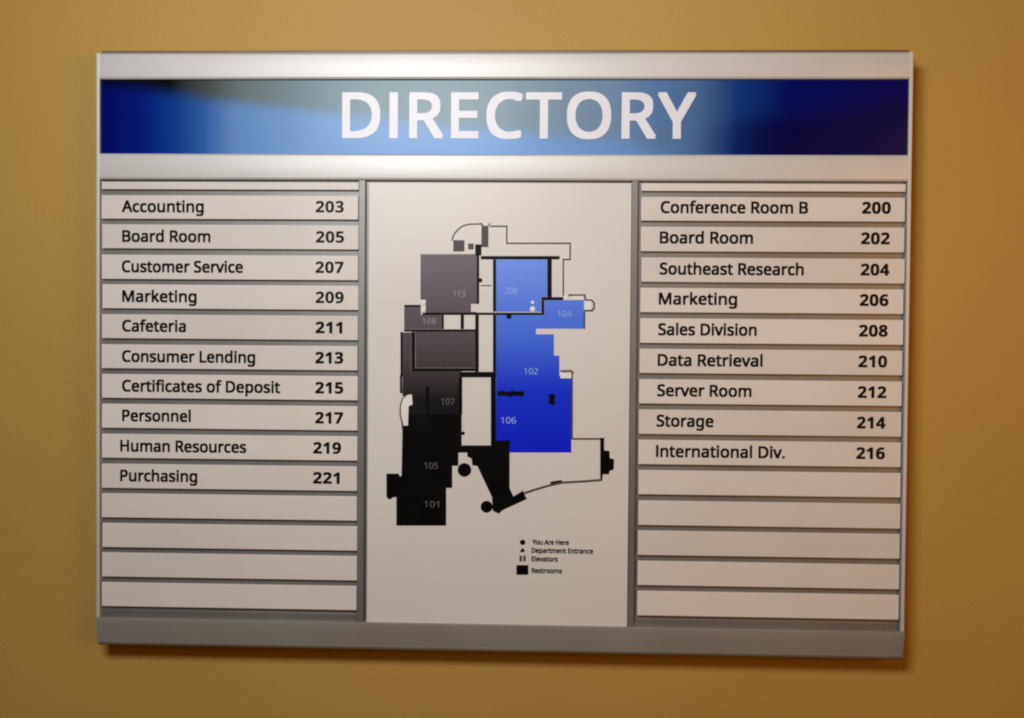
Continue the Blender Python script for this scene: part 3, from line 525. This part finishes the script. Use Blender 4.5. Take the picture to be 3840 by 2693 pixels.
# ------------------------------------------------------------------ floor plan
mp = box('map_panel', M_PANEL, sign, -0.1602, 0.1636, YF, YR - 0.0003, -0.3368, 0.2094, 0.0007)
MAP = {
'grey_a': [[[-0.0954, 0.1213], [-0.0258, 0.1217], [-0.0253, 0.0605], [-0.0333, 0.0605], [-0.0332, 0.051], [-0.0252, 0.0504], [-0.0252, 0.0497], [-0.0885, 0.0493], [-0.0886, 0.0652], [-0.0951, 0.0652]]],
'grey_b': [[[-0.1153, 0.0562], [-0.0946, 0.0563], [-0.0946, 0.0466], [-0.0693, 0.0468], [-0.0692, 0.0291], [-0.1152, 0.0287]]],
'grey_c': [[[-0.1013, 0.0257], [-0.0272, 0.0263], [-0.0269, -0.0185], [-0.101, -0.0192]]],
'grey_d': [[[-0.1171, 0.0245], [-0.1062, 0.0246], [-0.1059, -0.0234], [-0.0437, -0.0228], [-0.0435, -0.0471], [-0.0434, -0.0433], [-0.0431, -0.0762], [-0.1167, -0.077], [-0.1169, -0.0502], [-0.1167, -0.0349]]],
'blue_a': [[[-0.002, 0.1151], [0.0606, 0.1155], [0.061, 0.0696], [0.0539, 0.0696], [0.054, 0.0513], [-0.0015, 0.0509]]],
'blue_b': [[[0.058, 0.0655], [0.1064, 0.0658], [0.1068, 0.0309], [0.0478, 0.0305], [0.0478, 0.0236], [0.0699, 0.0237], [0.0702, -0.0025], [0.0768, -0.0024], [0.0771, -0.0266], [0.0775, -0.0278], [0.0918, -0.0283], [0.0927, -0.1219], [0.0166, -0.1228], [0.0165, -0.1077], [-0.0005, -0.1079], [-0.0015, 0.0471], [0.0582, 0.0475]]],
'black': [[[-0.0431, -0.0759], [-0.0429, -0.1146], [-0.0068, -0.1142], [-0.0075, -0.0265], [-0.0012, -0.0264], [-0.0005, -0.1079], [0.0165, -0.1077], [0.0169, -0.1667], [0.0217, -0.1772], [0.0334, -0.1697], [0.0359, -0.1754], [0.0384, -0.1802], [0.0085, -0.1943], [0.0037, -0.1989], [-0.0038, -0.1952], [-0.0049, -0.1784], [-0.0233, -0.1399], [-0.0296, -0.1391], [-0.0304, -0.1309], [-0.0359, -0.1282], [-0.0359, -0.1234], [-0.0469, -0.1236], [-0.0468, -0.14], [-0.0544, -0.1401], [-0.0542, -0.1676], [-0.0617, -0.1677], [-0.0614, -0.2146], [-0.1235, -0.2155], [-0.1237, -0.18], [-0.1278, -0.1803], [-0.1313, -0.1831], [-0.1347, -0.1818], [-0.1361, -0.1791], [-0.1363, -0.1508], [-0.1211, -0.1506], [-0.119, -0.1547], [-0.1174, -0.1526], [-0.1164, -0.0767]]],
'black2': [[[-0.0307, -0.1449], [-0.031, -0.1471], [-0.0318, -0.1492], [-0.0332, -0.151], [-0.0349, -0.1524], [-0.037, -0.1532], [-0.0392, -0.1536], [-0.0414, -0.1533], [-0.0434, -0.1525], [-0.0452, -0.1511], [-0.0466, -0.1494], [-0.0474, -0.1473], [-0.0477, -0.1451], [-0.0475, -0.1429], [-0.0466, -0.1409], [-0.0453, -0.1391], [-0.0435, -0.1377], [-0.0415, -0.1368], [-0.0393, -0.1365], [-0.0371, -0.1368], [-0.035, -0.1376], [-0.0332, -0.1389], [-0.0319, -0.1407], [-0.031, -0.1427]]],
'black3': [[[-0.004, -0.1904], [-0.0042, -0.1923], [-0.005, -0.1941], [-0.0061, -0.1956], [-0.0077, -0.1968], [-0.0094, -0.1976], [-0.0114, -0.1979], [-0.0133, -0.1977], [-0.0151, -0.1969], [-0.0166, -0.1958], [-0.0178, -0.1943], [-0.0186, -0.1925], [-0.0188, -0.1906], [-0.0186, -0.1886], [-0.0179, -0.1868], [-0.0167, -0.1853], [-0.0152, -0.1841], [-0.0134, -0.1833], [-0.0115, -0.183], [-0.0096, -0.1833], [-0.0078, -0.184], [-0.0062, -0.1851], [-0.005, -0.1867], [-0.0043, -0.1884]]],
'walls': [[[-0.0258, 0.1217], [-0.0229, 0.1217], [-0.0225, 0.0605], [-0.0253, 0.0605]], [[-0.028, 0.1337], [-0.0203, 0.1337], [-0.0202, 0.1202], [-0.0279, 0.1201]], [[-0.0208, 0.1194], [0.0761, 0.1199], [0.0761, 0.1158], [-0.0208, 0.1153]], [[-0.0059, 0.1151], [-0.0021, 0.1151], [-0.0016, 0.0512], [-0.0054, 0.0512]], [[0.0609, 0.1157], [0.0665, 0.1158], [0.0669, 0.0696], [0.0613, 0.0696]], [[0.0541, 0.0693], [0.0811, 0.0695], [0.0811, 0.0659], [0.0542, 0.0657]], [[0.0542, 0.0654], [0.0577, 0.0655], [0.0579, 0.0475], [0.0543, 0.0475]], [[-0.0926, 0.0492], [0.054, 0.0503], [0.0541, 0.0475], [-0.0926, 0.0464]], [[-0.0691, 0.0463], [-0.0661, 0.0463], [-0.066, 0.0293], [-0.069, 0.0293]], [[-0.0453, 0.0465], [-0.0412, 0.0465], [-0.0411, 0.0295], [-0.0452, 0.0295]], [[-0.0273, 0.0466], [-0.0229, 0.0467], [-0.0224, -0.0231], [-0.0267, -0.0232]], [[-0.1152, 0.0284], [-0.0273, 0.0291], [-0.0272, 0.0264], [-0.1152, 0.0257]], [[-0.1154, 0.0586], [-0.095, 0.0588], [-0.095, 0.0563], [-0.1153, 0.0562]], [[-0.1197, 0.0253], [-0.1171, 0.0253], [-0.1168, -0.0297], [-0.1194, -0.0297]], [[-0.106, 0.0254], [-0.1016, 0.0254], [-0.1013, -0.0192], [-0.1057, -0.0193]], [[-0.1057, -0.0195], [-0.0269, -0.0188], [-0.0269, -0.0225], [-0.1057, -0.0233]], [[-0.0053, 0.0468], [-0.0016, 0.0468], [-0.0011, -0.0229], [-0.0048, -0.023]], [[-0.0456, -0.0236], [-0.0011, -0.0232], [-0.001, -0.0299], [-0.0456, -0.0303]], [[-0.12, -0.0276], [-0.1173, -0.0275], [-0.1171, -0.0506], [-0.1199, -0.0506]], [[-0.0472, -0.0307], [-0.0428, -0.0307], [-0.0425, -0.0759], [-0.0468, -0.0759]], [[-0.088, -0.0423], [-0.0839, -0.0423], [-0.0837, -0.0763], [-0.0878, -0.0764]], [[0.0005, -0.0472], [0.0067, -0.0462], [0.0121, -0.0477], [0.019, -0.0462], [0.0258, -0.0472], [0.0343, -0.0466], [0.0327, -0.0532], [0.0231, -0.0522], [0.0163, -0.0539], [0.0094, -0.0523], [0.0012, -0.0527]], [[0.0634, -0.0504], [0.0695, -0.0493], [0.0723, -0.0517], [0.0715, -0.0585], [0.0724, -0.0626], [0.0669, -0.0634], [0.0628, -0.06], [0.0652, -0.0566]], [[-0.0187, 0.0896], [-0.019, 0.0883], [-0.02, 0.0874], [-0.0212, 0.087], [-0.0225, 0.0874], [-0.0235, 0.0883], [-0.0238, 0.0896], [-0.0235, 0.0909], [-0.0226, 0.0918], [-0.0213, 0.0922], [-0.02, 0.0918], [-0.019, 0.0909]], [[-0.039, -0.0994], [-0.0393, -0.1005], [-0.0401, -0.1014], [-0.0412, -0.1017], [-0.0423, -0.1014], [-0.0431, -0.1006], [-0.0434, -0.0995], [-0.0431, -0.0984], [-0.0423, -0.0976], [-0.0412, -0.0973], [-0.0401, -0.0976], [-0.0393, -0.0983]], [[0.0178, 0.0455], [0.0174, 0.0439], [0.0162, 0.0426], [0.0145, 0.0422], [0.0128, 0.0426], [0.0116, 0.0438], [0.0111, 0.0455], [0.0116, 0.0472], [0.0128, 0.0484], [0.0145, 0.0489], [0.0161, 0.0484], [0.0174, 0.0472]], [[0.0806, -0.0229], [0.089, -0.0229], [0.0848, -0.0278]]],
'corridor': [[[-0.0203, 0.1566], [-0.0119, 0.1566], [-0.0117, 0.1305], [-0.0202, 0.1304]], [[-0.0222, 0.1604], [-0.0196, 0.1599], [-0.0178, 0.1567], [-0.0205, 0.1567]], [[-0.0102, 0.1607], [-0.0093, 0.1589], [-0.0113, 0.1567], [-0.0126, 0.1567]], [[-0.055, 0.1387], [-0.0413, 0.1388], [-0.0412, 0.1249], [-0.0549, 0.1248]], [[-0.0367, 0.1347], [-0.03, 0.1347], [-0.0299, 0.1275], [-0.0366, 0.1275]]],
'stair': [[[0.128, -0.1033], [0.1329, -0.1032], [0.1331, -0.1187], [0.1396, -0.1193], [0.1401, -0.1282], [0.1454, -0.1295], [0.145, -0.1422], [0.1399, -0.1439], [0.1392, -0.1483], [0.1318, -0.1481], [0.1308, -0.1563], [0.1286, -0.1563]], [[0.0669, -0.1585], [0.0811, -0.1559], [0.082, -0.1594], [0.0678, -0.1629]]],
'dots': [[[-0.0886, 0.0621], [-0.0888, 0.0611], [-0.0894, 0.0601], [-0.0903, 0.0595], [-0.0914, 0.0593], [-0.0925, 0.0595], [-0.0934, 0.0601], [-0.0941, 0.061], [-0.0943, 0.0621], [-0.0941, 0.0632], [-0.0935, 0.0641], [-0.0925, 0.0647], [-0.0914, 0.065], [-0.0904, 0.0647], [-0.0894, 0.0641], [-0.0888, 0.0632]], [[-0.0885, 0.0531], [-0.0887, 0.052], [-0.0893, 0.0511], [-0.0903, 0.0505], [-0.0914, 0.0503], [-0.0924, 0.0505], [-0.0934, 0.0511], [-0.094, 0.052], [-0.0942, 0.0531], [-0.094, 0.0542], [-0.0934, 0.0551], [-0.0925, 0.0557], [-0.0914, 0.0559], [-0.0903, 0.0557], [-0.0894, 0.0551], [-0.0887, 0.0542]], [[0.0467, 0.0547], [0.0464, 0.0535], [0.0457, 0.0524], [0.0446, 0.0516], [0.0434, 0.0514], [0.0421, 0.0516], [0.041, 0.0523], [0.0403, 0.0534], [0.04, 0.0547], [0.0402, 0.056], [0.041, 0.0571], [0.042, 0.0578], [0.0433, 0.0581], [0.0446, 0.0578], [0.0457, 0.0571], [0.0464, 0.056]], [[0.0453, 0.0628], [0.0452, 0.062], [0.0447, 0.0614], [0.0441, 0.0609], [0.0433, 0.0608], [0.0425, 0.0609], [0.0418, 0.0613], [0.0414, 0.062], [0.0412, 0.0628], [0.0414, 0.0636], [0.0418, 0.0642], [0.0425, 0.0647], [0.0432, 0.0649], [0.044, 0.0647], [0.0447, 0.0643], [0.0452, 0.0636]], [[0.0823, 0.0713], [0.0862, 0.0713], [0.0862, 0.0662], [0.0824, 0.0662]], [[0.0915, 0.0711], [0.106, 0.0712], [0.1061, 0.0663], [0.0916, 0.0662]], [[0.107, 0.0653], [0.1157, 0.0654], [0.1158, 0.054], [0.1071, 0.0539]], [[-0.1179, -0.0553], [-0.1113, -0.0529], [-0.1052, -0.0521], [-0.1041, -0.0645], [-0.1091, -0.0666], [-0.1097, -0.0906], [-0.115, -0.091], [-0.1181, -0.0783], [-0.1191, -0.066]], [[0.0783, -0.0234], [0.0924, -0.0232], [0.0925, -0.0303], [0.0784, -0.0304]]]}
def art(name, mat, keys, layer, label=None):
    cs = [c for k in keys for c in MAP[k]]
    bm = None
    # overlapping pieces are laid as separate outlines a hair apart, so none share a plane
    verts, faces = [], []
    for i, c in enumerate(cs):
        y = YF - layer - 0.00001 * i
        me = sheet_mesh(name, [c], y, layer)
        off = len(verts)
        verts += [tuple(v.co) for v in me.vertices]
        faces += [[off + j for j in p.vertices] for p in me.polygons]
        bpy.data.meshes.remove(me)
    me = bpy.data.meshes.new(name)
    me.from_pydata(verts, [], faces)
    return link(name, me, mat, mp, label)

art('plan_wing', M_GREY, ['grey_a'], 0.0002, 'large grey wing at the upper left of the plan')
art('plan_wing', M_GREY, ['grey_b'], 0.0002, 'small grey wing jutting out at the left of the plan')
art('plan_wing', M_GREY, ['grey_c'], 0.0002, 'dark grey walled room in the middle of the plan')
art('plan_wing', M_GREY, ['grey_d'], 0.0002, 'dark wing fading from grey to black')
art('plan_wing', M_BLUE, ['blue_a'], 0.0002, 'light blue wing at the upper right of the plan')
art('plan_wing', M_BLUE, ['blue_b'], 0.0002, 'stepped wing running from light to deep blue')
art('plan_wing', M_INK, ['black', 'black3'], 0.00025, 'black lower wing with a round end')
art('plan_rotunda', M_INK, ['black2'], 0.00025, 'black disc beside the lower wing')

def pieces(name, mat, key, layer, label=None):
    """every printed piece of this kind as a part of its own"""
    for i in range(len(MAP[key])):
        MAP['piece'] = [MAP[key][i]]
        art(name, mat, ['piece'], layer + 0.00001 * i, label)

pieces('plan_corridor', M_LINE, 'corridor', 0.0003)
pieces('plan_wall', M_INK, 'walls', 0.0004)
pieces('plan_stair', M_INK, 'stair', 0.0004)
pieces('plan_marker', M_PALE, 'dots', 0.0009)

LINES = [[[[-0.0564, 0.1384], [-0.0555, 0.1427], [-0.053, 0.1478], [-0.0481, 0.153], [-0.0424, 0.1569], [-0.0353, 0.1585], [-0.0218, 0.1589]], 0.0016], [[[-0.0102, 0.1561], [0.0108, 0.1562], [0.0109, 0.1353], [0.0888, 0.1357], [0.0889, 0.1159], [0.0806, 0.1158], [0.081, 0.0715]], 0.0018], [[[-0.0206, 0.0832], [-0.0077, 0.0833]], 0.0012], [[[0.0874, 0.0721], [0.1073, 0.0722], [0.108, 0.0663], [0.1157, 0.0659], [0.1189, 0.0629], [0.1189, 0.0565], [0.1164, 0.0533], [0.1075, 0.0533]], 0.0022], [[[0.1071, 0.0533], [0.1073, 0.031]], 0.002], [[[0.0917, -0.0204], [0.0927, -0.0256], [0.0935, -0.1048], [0.1281, -0.1044]], 0.002], [[[0.0783, -0.0212], [0.0921, -0.021], [0.0941, -0.0239]], 0.002], [[[0.1291, -0.1552], [0.1087, -0.1571], [0.0814, -0.159], [0.0651, -0.1629], [0.0473, -0.1684], [0.0351, -0.1729]], 0.0026], [[[-0.1113, -0.0529], [-0.1166, -0.057], [-0.1191, -0.066], [-0.1195, -0.077], [-0.1169, -0.088], [-0.1163, -0.0962]], 0.0018], [[[-0.0333, 0.0602], [-0.0332, 0.051]], 0.001]]
def ribbon(pts, w):
    """outline of a drawn line of width w"""
    P = [Vector(p) for p in pts]
    l, r = [], []
    for i, p in enumerate(P):
        e1 = (p - P[i - 1]).normalized() if i > 0 else None
        e2 = (P[i + 1] - p).normalized() if i < len(P) - 1 else None
        t = ((e1 or e2) + (e2 or e1))
        t = t.normalized() if t.length > 1e-6 else (e1 or e2)
        n = Vector((-t.y, t.x))
        ref = e1 or e2
        f = 1.0 / max(0.6, abs(n.dot(Vector((-ref.y, ref.x)))))
        l.append(p + n * w / 2 * f)
        r.append(p - n * w / 2 * f)
    return [tuple(v) for v in l] + [tuple(v) for v in reversed(r)]
MAP['lines'] = [ribbon(p, w * 0.85) for p, w in LINES]
pieces('plan_outline', M_LINE, 'lines', 0.0010)

for s, x0, x1, zb, cap in [["113", -0.0546, -0.0398, 0.0691, 0.0074], ["208", 0.0091, 0.0239, 0.0728, 0.0079], ["104", 0.0742, 0.0915, 0.0453, 0.0074], ["108", -0.0926, -0.0757, 0.0353, 0.0072], ["102", 0.0337, 0.0508, -0.0257, 0.0074], ["107", -0.0686, -0.0521, -0.0644, 0.0079], ["106", 0.0056, 0.0241, -0.0869, 0.0079], ["105", -0.089, -0.072, -0.144, 0.0076], ["101", -0.0887, -0.0705, -0.1919, 0.0076]]:
    mat = M_SKY if s in ('208', '104', '102', '106') else (M_LIGHT if s in ('113', '108') else M_FADE)
    lettering('plan_room_number', mat, mp, s, 'regular', x0, x1, zb, cap, YF - 0.0003, thick=0.0004, spread=-0.01)

# legend
SYM = {"dot": [[0.037, -0.2339], [0.0368, -0.2349], [0.0363, -0.2359], [0.0356, -0.2366], [0.0347, -0.2371], [0.0336, -0.2373], [0.0326, -0.2371], [0.0316, -0.2367], [0.0309, -0.2359], [0.0304, -0.235], [0.0302, -0.234], [0.0304, -0.2329], [0.0309, -0.232], [0.0316, -0.2312], [0.0325, -0.2307], [0.0336, -0.2305], [0.0346, -0.2307], [0.0355, -0.2312], [0.0363, -0.2319], [0.0368, -0.2328]], "tri": [[0.0298, -0.2462], [0.0336, -0.2405], [0.0363, -0.2441], [0.0355, -0.2461]], "elev": [[[0.0299, -0.2506], [0.033, -0.2506], [0.033, -0.2577], [0.0299, -0.2578]], [[0.0345, -0.2506], [0.0375, -0.2505], [0.0375, -0.2577], [0.0346, -0.2577]]], "sq": [[0.0261, -0.2624], [0.0409, -0.2621], [0.041, -0.2741], [0.0262, -0.2744]]}
MAP['s0'], MAP['s1'], MAP['s2'], MAP['s3'] = [SYM['dot']], [SYM['tri']], SYM['elev'], [SYM['sq']]
art('legend_symbol', M_INK, ['s0'], 0.0003, 'black dot')
art('legend_symbol', M_INK, ['s1'], 0.0003, 'small black arrowhead')
pieces('legend_symbol', M_LINE, 's2', 0.0003, 'grey lift bar')
art('legend_symbol', M_INK, ['s3'], 0.0003, 'black square')
for s, x0, x1, zb, cap in [["You Are Here", 0.0456, 0.0907, -0.2363, 0.0058], ["Department Entrance", 0.0447, 0.1207, -0.2466, 0.0058], ["Elevators", 0.0448, 0.0773, -0.2572, 0.0058], ["Restrooms", 0.0449, 0.0826, -0.2717, 0.0058]]:
    lettering('legend_lettering', M_INK, mp, s, 'regular', x0, x1, zb, cap, YF, spread=0.05)
